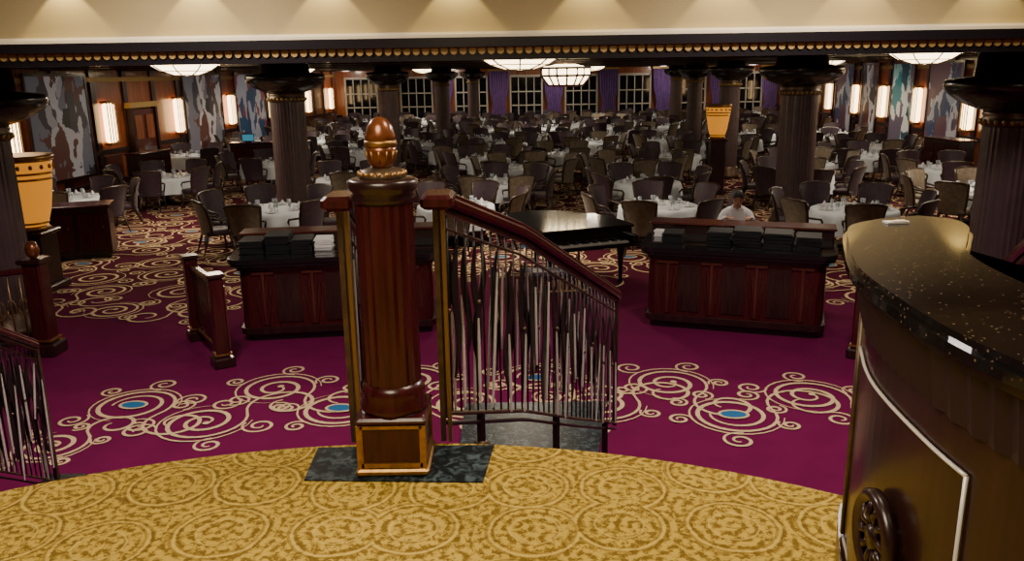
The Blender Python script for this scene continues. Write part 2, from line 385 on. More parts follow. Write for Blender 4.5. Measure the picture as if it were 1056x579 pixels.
# ------------------------------------------------------------------ landing and stairs
CX,CY,R0=-0.52,0.13,3.27
def sector(R,amax=80,ybase=0.6,xl=-13,xr=11.5):
    P=[(xr,-2.9),(xr,ybase)]
    for i in range(0,65):
        a=math.radians(amax-2*amax*i/64); P.append((CX+R*math.sin(a),CY+R*math.cos(a)))
    P+=[(xl,ybase),(xl,-2.9)]
    return P
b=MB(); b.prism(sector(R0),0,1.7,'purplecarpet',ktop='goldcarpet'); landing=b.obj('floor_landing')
b=MB()
for i in range(1,10):
    Ri,Ro=R0+0.28*(i-1)-0.01,R0+0.28*i; z=1.7-0.17*i
    n=64;am=62
    def P(R,j): a=math.radians(am-2*am*j/n); return (CX+R*math.sin(a),CY+R*math.cos(a))
    vs=[];fs=[]
    for j in range(n+1):
        p,q=P(Ri,j),P(Ro,j); vs+=[(p[0],p[1],0),(q[0],q[1],0),(q[0],q[1],z),(p[0],p[1],z)]
    for j in range(n):
        a=j*4;c=a+4; fs+=[(a+3,a+2,c+2,c+3),(a+2,a+1,c+1,c+2)]
    fs+=[(0,1,2,3),(n*4+3,n*4+2,n*4+1,n*4)]
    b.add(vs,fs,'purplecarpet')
b.obj('staircase')
b=MB(); b.prism([(-0.86,3.06),(-0.13,3.02),(-0.09,3.36),(-0.87,3.36)],1.695,1.706,'marble'); b.obj('marble_inlay')
b=MB(); b.prism([(-0.5,6.2),(0.65,6.2),(0.95,7.9),(-0.5,7.9)],0,0.02,'marble'); b.obj('marble_inlay')

# ------------------------------------------------------------------ scrollwork in carpet
class Rib(MB):
    zc=0
    def z(s): s.zc=(s.zc+1)%23; return 0.005+0.0003*s.zc
    def ribbon(s,pts,ws,k='scroll',z=None):
        z=s.z() if z is None else z
        vs=[];fs=[];n=len(pts)
        for j in range(n):
            a=pts[max(j-1,0)];c=pts[min(j+1,n-1)]; tx,ty=c[0]-a[0],c[1]-a[1]; l=math.hypot(tx,ty) or 1
            nx,ny=-ty/l*ws[j]/2,tx/l*ws[j]/2
            vs+=[(pts[j][0]-nx,pts[j][1]-ny,z),(pts[j][0]+nx,pts[j][1]+ny,z)]
        for j in range(n-1): fs.append((2*j,2*j+2,2*j+3,2*j+1))
        s.add(vs,fs,k)
    def disc(s,c,rx,ry,rot,k,z,n=20):
        s.add([(c[0]+rx*math.cos(a)*math.cos(rot)-ry*math.sin(a)*math.sin(rot),c[1]+rx*math.cos(a)*math.sin(rot)+ry*math.sin(a)*math.cos(rot),z) for a in [2*pi*i/n for i in range(n)]],[tuple(range(n))],k)
    def spiral(s,x,y,R,a0,sg,turns,rin,w,seg=20,w0=0.45):
        n=max(6,int(seg*turns)); pts=[];ws=[]
        for j in range(n+1):
            t=j/n; a=a0+sg*2*pi*turns*t; rr=R*(1-(1-rin)*t**0.9)
            pts.append((x+rr*math.cos(a),y+rr*math.sin(a))); ws.append(w*(w0+(1-w0)*math.sin(pi*min(1,0.08+t*0.92))))
        s.ribbon(pts,ws); 
        return pts[-1]
    def flourish(s,x,y,R,rot,sg,rng,w,seg=22,oval=False,sats=4):
        if oval:
            s.spiral(x,y,R,rot,sg,1.6,0.52,w,seg)
            ro=rng.uniform(-0.2,0.2); s.disc((x,y),R*0.36,R*0.26,ro,'scroll',0.0135); s.disc((x,y),R*0.29,R*0.19,ro,'blueov',0.0145)
        else:
            e=s.spiral(x,y,R,rot,sg,2.2,0.14,w,seg); s.disc(e,w*0.8,w*0.8,0,'scroll',0.0135,10)
        s.spiral(x,y,R*1.12,rot+0.5*sg,sg,0.75,0.84,w*0.5,seg,0.2)
        tx,ty=x+R*math.cos(rot),y+R*math.sin(rot)
        r2=R*rng.uniform(0.75,1.05); cx,cy=tx+r2*math.cos(rot),ty+r2*math.sin(rot)
        e=s.spiral(cx,cy,r2,rot+pi,sg,1.25,0.28,w*0.9,seg)
        for k in range(sats):
            a=rot+2*pi*(k+rng.uniform(0.3,0.7))/sats; rs=R*rng.uniform(0.26,0.42); dd=R*1.02+rs*0.9
            s.spiral(x+dd*math.cos(a),y+dd*math.sin(a),rs,a+pi+0.3*sg,-sg,1.6,0.18,w*0.72,int(seg*0.8))
BC=(-0.5,-0.9)
b=Rib(); rng=random.Random(4)
k=0
for a in np.arange(-25.5,24.5,4.3):
    ar=math.radians(a); v=0.36*(1 if k%2 else -1); Rr=9.2+v
    R=0.43 if abs(a)<22 else 0.33
    b.flourish(BC[0]+Rr*math.sin(ar),BC[1]+Rr*math.cos(ar),R,(pi/2 if k%2==0 else -pi/2)-ar+rng.uniform(-0.5,0.5)+(0.9 if k%2 else -0.9),1 if k%2 else -1,rng,0.046,26,oval=(k%3==1),sats=5)
    k+=1
b.obj('carpet_scrollwork_border',parent=floor)
def field(x,y,r):
    if x<-3.9: lim=10.3+0.25*(x+6 if x>-6 else 0)
    elif x>4.6: lim=10.5
    else: lim=12.6
    return y-r>lim and x>LX(y)+1.2 and x<RX(y)-1.2
b=Rib(); rng=random.Random(6)
y=10.6;row=0
while y<36:
    st=1.25 if y<22 else 1.6
    x=-14+(st/2 if row%2 else 0)
    while x<16:
        xx,yy=x+rng.uniform(-.15,.15),y+rng.uniform(-.15,.15); R=0.46*st/1.25*rng.uniform(0.85,1.1)
        if field(xx,yy,R*1.1):
            b.flourish(xx,yy,R,rng.uniform(0,2*pi),rng.choice((-1,1)),rng,0.05*st/1.25,16 if y<20 else 11,oval=rng.random()<0.35,sats=3 if y<22 else 2)
        x+=st
    y+=st*0.85; row+=1
b.obj('carpet_scrollwork_field',parent=floor)

# ------------------------------------------------------------------ columns
def column(r,zc=2.96):
    b=MB(); n=72
    b.lathe([(r*1.25,0),(r*1.25,0.12),(r*1.12,0.16),(r*1.12,0.32),(r*1.0,0.38)],'bronze',n=n)
    b.lathe([(r*1.02,0.36),(r*0.98,zc-0.14)],'column',n=n,flute=1,amp=0.018,smooth=False,cap=False)
    b.lathe([(r*1.0,zc-0.20),(r*1.06,zc-0.18),(r*1.06,zc-0.10),(r*1.0,zc-0.08),(r*1.05,zc-0.05),(r*1.0,zc)],'bronze',n=n)
    for i in range(28):
        a=2*pi*i/28; b.ell((r*1.07*math.cos(a),r*1.07*math.sin(a),zc-0.14),(0.03,0.03,0.035),'goldtrim',6,4)
    b.lathe([(r*1.0,zc-0.01),(r*1.25,zc+0.02),(r*1.75,zc+0.10),(r*2.15,zc+0.22),(r*2.25,zc+0.31),(r*2.2,zc+0.38),(r*1.4,zc+0.42),(r*1.3,CH)],'capital',n=48)
    return b.mesh('column')
cA=column(0.385); cN=column(0.40,zc=2.75); cS=column(0.31,zc=3.0)
COLS=[(-4.92,18.7),(6.12,17.75)]
for p in COLS: place(cA,'column',(p[0],p[1],0))
for p in [(6.45,10.6),(-6.85,10.7)]: place(cN,'column',(p[0],p[1],0)); COLS.append(p)
for p in [(-3.85,27),(-2.85,36),(-1.95,46),(6.8,26),(7.7,35),(9.1,46)]: place(cS,'column',(p[0],p[1],0)); COLS.append(p)

# ------------------------------------------------------------------ ceiling lamps
def dish(r,h):
    b=MB()
    b.lathe([(0.02,-h),(r*0.35,-h*0.92),(r*0.7,-h*0.6),(r*0.95,-h*0.15),(r*0.97,0)],'lamp',n=32)
    b.lathe([(r*0.97,-0.03),(r*1.02,-0.03),(r*1.04,0.0),(r*1.0,0.02)],'goldtrim',n=32)
    for i in range(8):
        a=2*pi*i/8
        b.tube([(q*r*math.cos(a)*1.01,q*r*math.sin(a)*1.01,zz*h-0.006) for q,zz in [(0.02,-1),(0.35,-0.93),(0.7,-0.61),(0.95,-0.16)]],0.014,'bronze',6)
    for q,zz in ((0.35,-0.93),(0.7,-0.61)):
        b.tube([(q*r*1.01*math.cos(a),q*r*1.01*math.sin(a),zz*h-0.004) for a in [2*pi*k/32 for k in range(33)]],0.010,'bronze',6)
    return b.mesh('ceiling_lamp')
dm=dish(0.74,0.26)
LAMPS=[(0.2,15.5),(-7.0,18.5),(8.9,18.2),(-8.2,33),(12.3,33),(2.0,38),(4.5,46),(-4.5,46)]
for p in LAMPS:
    place(dm,'ceiling_lamp',(p[0],p[1],CH-0.01))
b=MB()
b.lathe([(0.5,-0.62),(0.72,-0.36),(0.72,-0.16),(0.3,-0.05)],'lamp',n=8,smooth=False,a0=pi/8)
for zz,rr in [(-0.63,0.53),(-0.36,0.75),(-0.15,0.75)]:
    b.lathe([(rr*0.97,zz-0.03),(rr*1.01,zz-0.03),(rr*1.01,zz+0.03),(rr*0.97,zz+0.03)],'wood_red',n=8,smooth=False,a0=pi/8)
for i in range(16):
    a=pi/8+pi*i/8; f=1.0 if i%2==0 else 0.93; c,s_=math.cos(a)*f,math.sin(a)*f
    b.tube([(0.52*c,0.52*s_,-0.63),(0.74*c,0.74*s_,-0.36),(0.74*c,0.74*s_,-0.15)],0.028,'wood_red',6)
b.tube([(0,0,-0.1),(0,0,0.05)],0.05,'gold',8)
b.obj('pendant_lantern',(1.6,24,CH-0.05))

# ------------------------------------------------------------------ dining table & chair
def table_mesh(seed):
    rng=random.Random(seed); b=MB(); n=64
    vs=[];fs=[]
    rows=[(0.0,0.752,0),(0.74,0.752,0),(0.775,0.74,0),(0.785,0.68,0.008),(0.79,0.55,0.025),(0.80,0.34,0.045)]
    for r,z,am in rows:
        for i in range(n):
            a=2*pi*i/n; rr=r+am*math.sin(a*12+rng.random()*0.3)
            vs.append((rr*math.cos(a),rr*math.sin(a),z))
    for j in range(len(rows)-1):
        for i in range(n): fs.append((j*n+i,j*n+(i+1)%n,(j+1)*n+(i+1)%n,(j+1)*n+i))
    b.add(vs,fs,'cloth',None,True)
    b.lathe([(0.32,0),(0.3,0.05),(0.08,0.1),(0.07,0.7),(0.3,0.73)],'ch_leg',n=16)
    for i in range(7):
        a=2*pi*i/7+0.2; c,s_=math.cos(a),math.sin(a)
        b.lathe([(0.07,0.0),(0.13,0.015),(0.135,0.02),(0.08,0.012)],'plate',(0.57*c,0.57*s_,0.754),n=14)
        b.lathe([(0.04,0),(0.045,0.02),(0.004,0.09)],'napkin',(0.57*c,0.57*s_,0.765),n=6,smooth=False)
        for off in (0.16,0.28):
            cc,ss=math.cos(a+off),math.sin(a+off)
            b.lathe([(0.03,0),(0.006,0.008),(0.005,0.06),(0.027,0.09),(0.030,0.12),(0.025,0.15)],'glass',(0.40*cc,0.40*ss,0.753),n=8)
    b.lathe([(0.05,0),(0.06,0.05),(0.03,0.10),(0.04,0.12)],'plate',(0,0,0.753),n=12)
    b.box((0.12,0.1,0.79),(0.10,0.01,0.07),'paper')
    return b.mesh('dining_table')
TM=[table_mesh(1),table_mesh(2)]
def chair_mesh(kout,kin):
    b=MB()
    nu,nv=12,6
    def P(u,v,t):
        w=0.235+0.085*v
        x=u*w; y=0.22+0.12*v*v-0.11*u*u*(1-0.2*v)+t; z=0.40+0.65*v-0.035*(abs(u)**3)*v
        return (x,y,z)
    fr=[P(-1+2*i/nu,j/nv,-0.025) for j in range(nv+1) for i in range(nu+1)]
    bk=[P(-1+2*i/nu,j/nv,0.03) for j in range(nv+1) for i in range(nu+1)]
    W=nu+1
    b.add(fr,[(j*W+i,j*W+i+1,(j+1)*W+i+1,(j+1)*W+i) for j in range(nv) for i in range(nu)],kin,None,True)
    b.add(bk,[(j*W+i,(j+1)*W+i,(j+1)*W+i+1,j*W+i+1) for j in range(nv) for i in range(nu)],kout,None,True)
    rim=[P(-1,j/nv,0.003) for j in range(nv+1)]+[P(-1+2*i/nu,1,0.003) for i in range(1,nu+1)]+[P(1,1-j/nv,0.003) for j in range(1,nv+1)]
    b.tube(rim,0.03,'ch_leg',6)
    pts=rrect(-0.25,-0.27,0.25,0.2,0.07,4)
    for z0,z1,s0,s1 in [(0.38,0.42,1,1.0),(0.42,0.47,1.03,1.03),(0.47,0.495,1.0,0.93)]:
        n=len(pts); vs=[(x*s0,y*s0,z0) for x,y in pts]+[(x*s1,y*s1,z1) for x,y in pts]
        b.add(vs,[(i,(i+1)%n,n+(i+1)%n,n+i) for i in range(n)]+[tuple(range(n,2*n)),tuple(reversed(range(n)))],'ch_leg' if z0<0.4 else kin,None,False)
    for s in (-1,1):
        b.tube([(s*0.275,0.12,0.72),(s*0.30,0.0,0.70),(s*0.30,-0.14,0.675),(s*0.28,-0.2,0.62),(s*0.245,-0.19,0.45)],[0.022,0.024,0.024,0.022,0.02],'ch_leg',6)
        b.tube([(s*0.22,-0.22,0.40),(s*0.235,-0.25,0.2),(s*0.24,-0.26,0)],[0.028,0.022,0.015],'ch_leg',6)
        b.tube([(s*0.20,0.18,0.42),(s*0.22,0.24,0.2),(s*0.235,0.31,0)],[0.028,0.022,0.015],'ch_leg',6)
    return b.mesh('dining_chair')
CM=[chair_mesh('ch_olive','ch_plum'),chair_mesh('ch_plum','ch_plum'),chair_mesh('ch_olive','ch_olive')]
CABS=[(-8.25,15.5,0.75),(-8.9,28.5,0.8),(-7.5,28.5,0.8),(-11.3,26.0,1.0),(13.2,25.0,1.1),(5.6,22.5,0.5),(-7.72,13.0,0.5)]
TABLES=[(2.88,15.94),(6.4,15.2),(3.25,19.5),(-0.37,20.0),(-1.1,16.4),(-4.78,16.3),(-4.2,21.2),(-9.3,22.2),(-9.97,18.4),(11.25,21.4),(3.45,23.2),(1.9,26.8),(8.2,23.0),(12.2,28),(9.9,17.4),(-7.4,25.2),(10.6,24.8),(7.2,20.4)]
TABLES=[t for t in TABLES if all(math.hypot(t[0]-c[0],t[1]-c[1])>1.25 for c in COLS)]
row=0
y=23.0
while y<52.5:
    x=LX(y)+2.0+(1.55 if row%2 else 0)
    while x<RX(y)-1.9:
        tx,ty=x+random.uniform(-0.2,0.2),y+random.uniform(-0.2,0.2)
        if all(math.hypot(tx-t[0],ty-t[1])>2.75 for t in TABLES) and all(math.hypot(tx-c[0],ty-c[1])>1.45 for c in COLS) and all(math.hypot(tx-c[0],ty-c[1])>1.0+c[2] for c in CABS):
            TABLES.append((tx,ty))
        x+=2.95
    y+=2.75; row+=1
PLACED=[]
for i,(tx,ty) in enumerate(TABLES):
    place(TM[i%2],'dining_table',(tx,ty,0),random.uniform(0,6))
for i,(tx,ty) in enumerate(TABLES):
    nC=7 if ty<30 else 6; a0=random.uniform(0,6)
    kind=random.choice([0,0,1,2,0])
    for k in range(nC):
        a=a0+2*pi*k/nC+random.uniform(-0.06,0.06); r=1.13+random.uniform(0,0.1)
        px,py=tx+r*math.cos(a),ty+r*math.sin(a)
        if px<LX(py)+0.45 or px>RX(py)-0.45 or py>53.0: continue
        if any(math.hypot(px-c[0],py-c[1])<0.85 for c in COLS): continue
        if any(math.hypot(px-c[0],py-c[1])<c[2]+0.45 for c in CABS): continue
        if any(math.hypot(px-t[0],py-t[1])<1.08 for j,t in enumerate(TABLES) if j!=i): continue
        if any(abs(px-q[0])<0.62 and abs(py-q[1])<0.62 for q in PLACED): continue
        if py<14.6 and px<2.4: continue
        PLACED.append((px,py))
        place(CM[kind if random.random()<0.75 else 1],'dining_chair',(px,py,0),a-pi/2+random.uniform(-0.15,0.15))

# ------------------------------------------------------------------ newel post
b=MB(); n=40
b.bbox((0,0,0.015),(0.30,0.30,0.03),'gold',0.008)
b.bbox((0,0,0.125),(0.265,0.265,0.19),'mahog',0.01)
for sx in (-1,1):
    for sy in (-1,1): b.box((sx*0.128,sy*0.128,0.125),(0.026,0.026,0.19),'gold')
for a in range(4):
    T=Matrix.Rotation(a*pi/2,4,'Z'); b.box((0,-0.135,0.045),(0.25,0.012,0.02),'gold',T)
    b.box((0,-0.135,0.212),(0.25,0.012,0.014),'gold',T)
b.bbox((0,0,0.235),(0.29,0.29,0.03),'mahog',0.01)
b.lathe([(0.14,0.245),(0.14,0.275),(0.128,0.30),(0.132,0.33),(0.12,0.37)],'mahog',n=n)
b.lathe([(0.118,0.36),(0.115,1.12)],'mahog',n=n,flute=1,amp=0.05,smooth=False,cap=False)
b.lathe([(0.117,1.11),(0.125,1.13),(0.118,1.15),(0.135,1.165),(0.138,1.195),(0.12,1.205)],'wood_dk',n=n)
b.lathe([(0.09,1.20),(0.095,1.215),(0.08,1.235),(0.05,1.245)],'bronze',n=n)
for i in range(20):
    a=2*pi*i/20; b.ell((0.088*math.cos(a),0.088*math.sin(a),1.222),(0.011,0.011,0.013),'gold',6,4)
b.lathe([(0.035,1.24),(0.050,1.262),(0.059,1.30),(0.060,1.33)],'copper',n=n)
b.lathe([(0.061,1.325),(0.063,1.338),(0.061,1.35)],'gold',n=n)
b.lathe([(0.060,1.345),(0.057,1.37),(0.047,1.405),(0.028,1.43),(0.006,1.44)],'copper',n=n)
for i in range(12):
    a=2*pi*i/12; b.tube([(0.050*math.cos(a),0.050*math.sin(a),1.265),(0.0605*math.cos(a),0.0605*math.sin(a),1.31)],0.004,'gold',5)
b.obj('newel_post',(-0.5,3.22,1.707))

# ------------------------------------------------------------------ stair railings
def railing(path,hts,seed,nrod=34,sil=0.35):
    rng=random.Random(seed); b=MB()
    P=[Vector(p) for p in path]
    L=[0]
    for i in range(1,len(P)): L.append(L[-1]+(P[i]-P[i-1]).length)
    def at(t):
        s=t*L[-1]
        for i in range(1,len(P)):
            if s<=L[i]+1e-9:
                k=(s-L[i-1])/(L[i]-L[i-1]); return P[i-1].lerp(P[i],k), hts[i-1]+(hts[i]-hts[i-1])*k
        return P[-1],hts[-1]
    N=24
    pts=[at(i/N)[0] for i in range(N+1)]
    b.bar(pts,0.085,0.05,'mahog'); b.bar([p+Vector((0,0,0.032)) for p in pts],0.055,0.03,'mahog')
    b.bar([p-Vector((0,0,0.04)) for p in pts],0.04,0.025,'bronze')
    b.bar([p-Vector((0,0,0.12)) for p in pts],0.02,0.012,'bronze')
    bot=[at(i/N)[0]-Vector((0,0,at(i/N)[1])) for i in range(N+1)]
    b.bar(bot,0.035,0.02,'bronze'); b.bar([p-Vector((0,0,0.05)) for p in bot],0.03,0.02,'irond')
    for i in range(nrod):
        t=(i+0.5)/nrod; p,h=at(t)
        p2,_=at(min(1,t+0.02)); p1,_=at(max(0,t-0.02)); hd=(p2-p1); hd.z=0; hd.normalize()
        nrm=Vector((hd.y,-hd.x,0))
        top=p-Vector((0,0,0.06)); bo=p-Vector((0,0,h))
        b.tube([top,bo],0.0055,'irond',6)
        # flat curved leaf ribbon sweeping down from the rail
        l=rng.uniform(0.50,0.75)*h; z0=rng.uniform(0.07,0.18)*h; amp=rng.uniform(0.015,0.04)*rng.choice((-1,1)); sh=rng.uniform(-0.06,0.03)
        l=min(l,h-z0-0.08); pts2=[];ws=[]
        for j in range(13):
            u=j/12; q=amp*math.sin(u*2*pi)+sh*u
            pts2.append(top-Vector((0,0,z0+l*u))+hd*q+nrm*0.008*(i%2*2-1)); ws.append(0.005+0.019*abs(math.sin(pi*u))**0.8)
        b.strip(pts2,ws,hd,'irond',0.003)
        if i%3==0: b.ell(pts2[6]+nrm*0.012,(0.013,0.013,0.013),'bronze',6,4)
        for q in range(1+(i%2)):
            c=rng.uniform(0.10,0.55); lean=rng.uniform(-0.075,0.03)
            q0=top.lerp(bo,c)+hd*(rng.uniform(-.02,.02)-lean*0.5); q1=q0-Vector((0,0,min(h*(1-c)-0.03,rng.uniform(0.35,0.7)*h)))+hd*lean
            off=nrm*0.020*(1 if q else -1)
            b.strip([q0+off,q0.lerp(q1,0.25)+off,q0.lerp(q1,0.7)+off,q1+off],[0.003,0.0075,0.009,0.005],hd,'silver',0.003)
    for t in (0.0,1.0):
        p,h=at(t)
        b.box((p.x,p.y,p.z-h/2-0.02),(0.03,0.03,h),'bronze')
    return b,at
b,at=railing([(-0.30,3.5,2.78),(0.05,4.1,2.52),(0.40,4.8,2.15),(0.72,5.5,1.80)],[0.98,0.97,0.96,0.95],11,nrod=32)
b.bbox((-0.30,3.38,2.80),(0.13,0.22,0.06),'mahog',0.015)
b.box((-0.315,3.40,2.245),(0.022,0.03,1.06),'bronze'); b.box((-0.285,3.40,2.245),(0.016,0.04,1.06),'brass')
for t,zb in ((0.12,1.5),(0.5,0.99),(0.9,0.50)):
    p,h=at(t); b.box((p.x,p.y,(p.z-h+zb)/2),(0.04,0.04,p.z-h-zb),'irond'); b.ell((p.x,p.y,zb+0.03),(0.04,0.04,0.03),'bronze',8,5)
b.obj('stair_railing')
b,at=railing([(-0.73,3.5,2.78),(-0.76,4.3,2.42),(-0.78,5.0,2.02),(-0.78,5.6,1.7)],[0.98,0.97,0.96,0.95],12,nrod=28)
b.bbox((-0.70,3.38,2.80),(0.13,0.22,0.06),'mahog',0.015)
b.box((-0.715,3.40,2.245),(0.022,0.03,1.06),'bronze'); b.box((-0.685,3.40,2.245),(0.016,0.04,1.06),'brass')
for t,zb in ((0.15,1.5),(0.5,0.99),(0.9,0.50)):
    p,h=at(t); b.box((p.x,p.y,(p.z-h+zb)/2),(0.04,0.04,p.z-h-zb),'irond'); b.ell((p.x,p.y,zb+0.03),(0.04,0.04,0.03),'bronze',8,5)
b.obj('stair_railing')
b,at=railing([(-3.20,2.6,2.85),(-3.60,3.6,2.68),(-3.85,4.6,2.28),(-3.86,5.4,1.78),(-3.68,6.05,1.32)],[1.0,1.0,1.05,1.15,1.15],13,nrod=80)
b.box((-3.68,6.05,0.08),(0.3,0.3,0.16),'irond')
b.obj('stair_railing')
b,at=railing([(1.95,2.55,2.80),(2.15,3.3,2.60),(2.5,4.2,2.15),(3.0,5.2,1.6),(3.2,5.8,1.3)],[1.0,1.0,1.0,1.0,1.05],14,nrod=60)
b.obj('stair_railing')

# ------------------------------------------------------------------ host desks
def desk(L,name,loc,rz,D=1.32):
    b=MB()
    b.prism(rrect(0.08,0.06,L-0.08,D-0.05,0.10),0,0.10,'black')
    b.prism(rrect(0.02,0.0,L-0.02,D,0.14),0.10,0.18,'wood_dk')
    b.prism(rrect(0.05,0.03,L-0.05,D,0.14),0.18,0.94,'mahog')
    b.prism(rrect(0.02,0.0,L-0.02,D,0.14),0.94,1.00,'wood_dk')
    b.prism(rrect(-0.05,-0.09,L+0.05,D-0.35,0.2),1.00,1.04,'granite')
    b.prism(rrect(-0.07,-0.11,L+0.07,D-0.35,0.21),1.04,1.10,'granite')
    b.bbox((L/2,D-0.2,1.13),(L+0.1,0.34,0.20),'wood_dk',0.02)
    b.bbox((L/2,D-0.2,1.235),(L+0.16,0.42,0.035),'wood_red',0.012)
    for q in (0.14,0.38,0.62,0.86):
        x=L*q
        for dx,h in ((-0.09,0.50),(-0.045,0.60),(0,0.66),(0.045,0.60),(0.09,0.50)):
            vs=[(x+dx*0.35-0.010,0.03,0.22),(x+dx*0.35+0.010,0.03,0.22),(x+dx+0.019,0.03,0.22+h),(x+dx-0.019,0.03,0.22+h),
                (x+dx*0.35-0.010,0.005,0.22),(x+dx*0.35+0.010,0.005,0.22),(x+dx+0.019,0.0,0.22+h),(x+dx-0.019,0.0,0.22+h)]
            b.add(vs,[(4,5,6,7),(0,4,7,3),(1,2,6,5),(3,7,6,2),(0,1,5,4)],'wood_red' if dx==0 else 'mahog')
        b.box((x,0.012,0.90),(0.26,0.03,0.03),'wood_red')
    for q in (0.26,0.5,0.74):
        x=L*q; b.box((x,0.022,0.56),(L*0.12,0.02,0.62),'wood_dk')
    return b.obj(name,loc,rz)
RZR=math.atan2(-0.72,2.1); RZL=math.atan2(0.27,2.3)
desk(2.30,'host_desk',(1.72,10.5,0),RZR)
desk(2.55,'host_desk',(-3.50,10.05,0),RZL)
def stack(loc,rz,n,w,d,k='blackm',h=0.012,seed=1,name='menu_stack'):
    rng=random.Random(seed); b=MB()
    for i in range(n):
        b.box((rng.uniform(-.012,.012),rng.uniform(-.012,.012),i*h+h/2),(w,d,h*0.86),k,None,rng.uniform(-0.06,0.06))
    b.obj(name,loc,rz)
def dloc(o,rz,x,y,z=1.101):
    c,s=math.cos(rz),math.sin(rz); return (o[0]+x*c-y*s,o[1]+x*s+y*c,z)
OR=(1.72,10.5);OL=(-3.50,10.05)
for i,(x,y,n,w,d) in enumerate([(0.32,0.45,10,0.26,0.36),(0.92,0.5,13,0.3,0.38),(1.28,0.48,16,0.34,0.4),(1.66,0.5,14,0.34,0.4),(2.02,0.48,12,0.3,0.4)]):
    stack(dloc(OR,RZR,x,y),RZR,n,w,d,seed=i)
for i,(x,y,n,w,d) in enumerate([(0.20,0.45,14,0.3,0.4),(0.52,0.5,18,0.3,0.42),(0.82,0.48,13,0.26,0.4),(1.8,0.48,13,0.3,0.4)]):
    stack(dloc(OL,RZL,x,y),RZL,n,w,d,seed=i+9)
stack(dloc(OL,RZL,1.10,0.5),RZL,12,0.22,0.3,'paper',seed=40,name='paper_stack')
stack(dloc(OR,RZR,0.10,0.75),RZR,6,0.14,0.2,'paper',seed=41,name='paper_stack')

# ------------------------------------------------------------------ low rail partitions near desks
def lowrail(p0,p1,h,name,ball=True):
    b=MB(); p0=Vector(p0);p1=Vector(p1); v=p1-p0; L=v.length; T=Matrix.Translation((p0.x,p0.y,0))@Matrix.Rotation(math.atan2(v.y,v.x),4,'Z')
    for x in (0,L):
        b.bbox((x,0,0.06),(0.24,0.24,0.12),'wood_dk',0.015,T); b.bbox((x,0,h/2),(0.16,0.16,h),'mahog',0.02,T); b.bbox((x,0,h+0.02),(0.21,0.21,0.05),'wood_dk',0.015,T)
        b.box((x,0,0.16),(0.19,0.19,0.02),'gold',T)
        if ball: b.ell((x,0,h+0.12),(0.065,0.065,0.08),'copper',T=T)
        for sx in (-0.05,0,0.05): b.box((x+sx,-0.085,h*0.55),(0.02,0.02,h*0.7),'wood_red',T)
    b.bbox((L/2,0,h-0.08),(L-0.14,0.09,0.08),'mahog',0.02,T); b.bbox((L/2,0,0.18),(L-0.14,0.07,0.07),'wood_dk',0.01,T)
    k=int(L/0.12)
    for i in range(k):
        x=0.12+(L-0.24)*i/max(1,k-1); b.box((x,0,h/2),(0.03,0.03,h-0.3),'mahog',T)
    b.box((L/2,0,h*0.55),(L-0.2,0.02,h*0.6),'wood_dk',T)
    return b.obj(name)
lowrail((-3.42,9.2),(-4.10,10.25),1.08,'low_balustrade',False)
lowrail((4.05,9.15),(4.75,10.15),1.0,'low_balustrade',True)
b=MB()
pth=[(-5.78,9.75),(-6.4,9.35),(-7.1,9.0),(-8.0,8.8)]
for (x,y) in (pth[0],pth[3]):
    b.bbox((x,y,0.08),(0.34,0.34,0.16),'wood_dk',0.02); b.bbox((x,y,0.66),(0.22,0.22,1.03),'mahog',0.02); b.bbox((x,y,1.19),(0.3,0.3,0.06),'wood_dk',0.015)
    b.ell((x,y,1.32),(0.08,0.08,0.11),'copper'); b.box((x,y,0.2),(0.26,0.26,0.02),'gold')
b.bar([(x,y,1.08) for x,y in pth],0.09,0.07,'mahog'); b.bar([(x,y,0.2) for x,y in pth],0.06,0.06,'wood_dk')
for i in range(3):
    (x0,y0),(x1,y1)=pth[i],pth[i+1]
    for k in range(6):
        t=(k+0.5)/6; x=x0+(x1-x0)*t;y=y0+(y1-y0)*t
        b.tube([(x,y,0.2),(x,y,1.05)],0.010,'brass',6)
        d=Vector((x1-x0,y1-y0,0)).normalized()
        b.tube([Vector((x,y,0.62))+d*0.05*math.cos(a)+Vector((0,0,0.12*math.sin(a))) for a in [2*pi*j/12 for j in range(13)]],0.007,'brass',5)
b.obj('balcony_railing')

# ------------------------------------------------------------------ urn lamps, cabinets, partitions
def urn(loc,name='urn_lamp',ph=1.05,sc=1.0):
    b=MB()
    b.bbox((0,0,0.06),(0.6*sc,0.6*sc,0.12),'wood_dk',0.02); b.bbox((0,0,ph/2),(0.46*sc,0.46*sc,ph-0.04),'wood_dk',0.02); b.bbox((0,0,ph-0.03),(0.56*sc,0.56*sc,0.07),'mahog',0.02)
    c=(0,0,ph)
    def la(P,k): b.lathe([(r*sc,z*sc) for r,z in P],k,c,n=32)
    la([(0.20,0),(0.26,0.03),(0.22,0.08)],'gold')
    la([(0.22,0.06),(0.29,0.3),(0.34,0.6),(0.375,0.86),(0.39,1.02)],'urnlit')
    for z,r in ((0.10,0.235),(0.72,0.362),(0.80,0.372),(0.98,0.392)):
        la([(r,z),(r+0.014,z+0.01),(r+0.014,z+0.025),(r,z+0.035)],'gold')
    la([(0.40,1.0),(0.42,1.03),(0.41,1.07),(0.3,1.06)],'gold')
    for i in range(16):
        a=2*pi*i/16; b.ell((0.385*sc*math.cos(a),0.385*sc*math.sin(a),ph+0.91*sc),(0.03*sc,0.03*sc,0.035*sc),'gold',6,4)
    b.obj(name,loc)
urn((-7.66,13.0,0),ph=0.98,sc=1.12); urn((5.6,22.5,0),ph=1.5,sc=0.85)
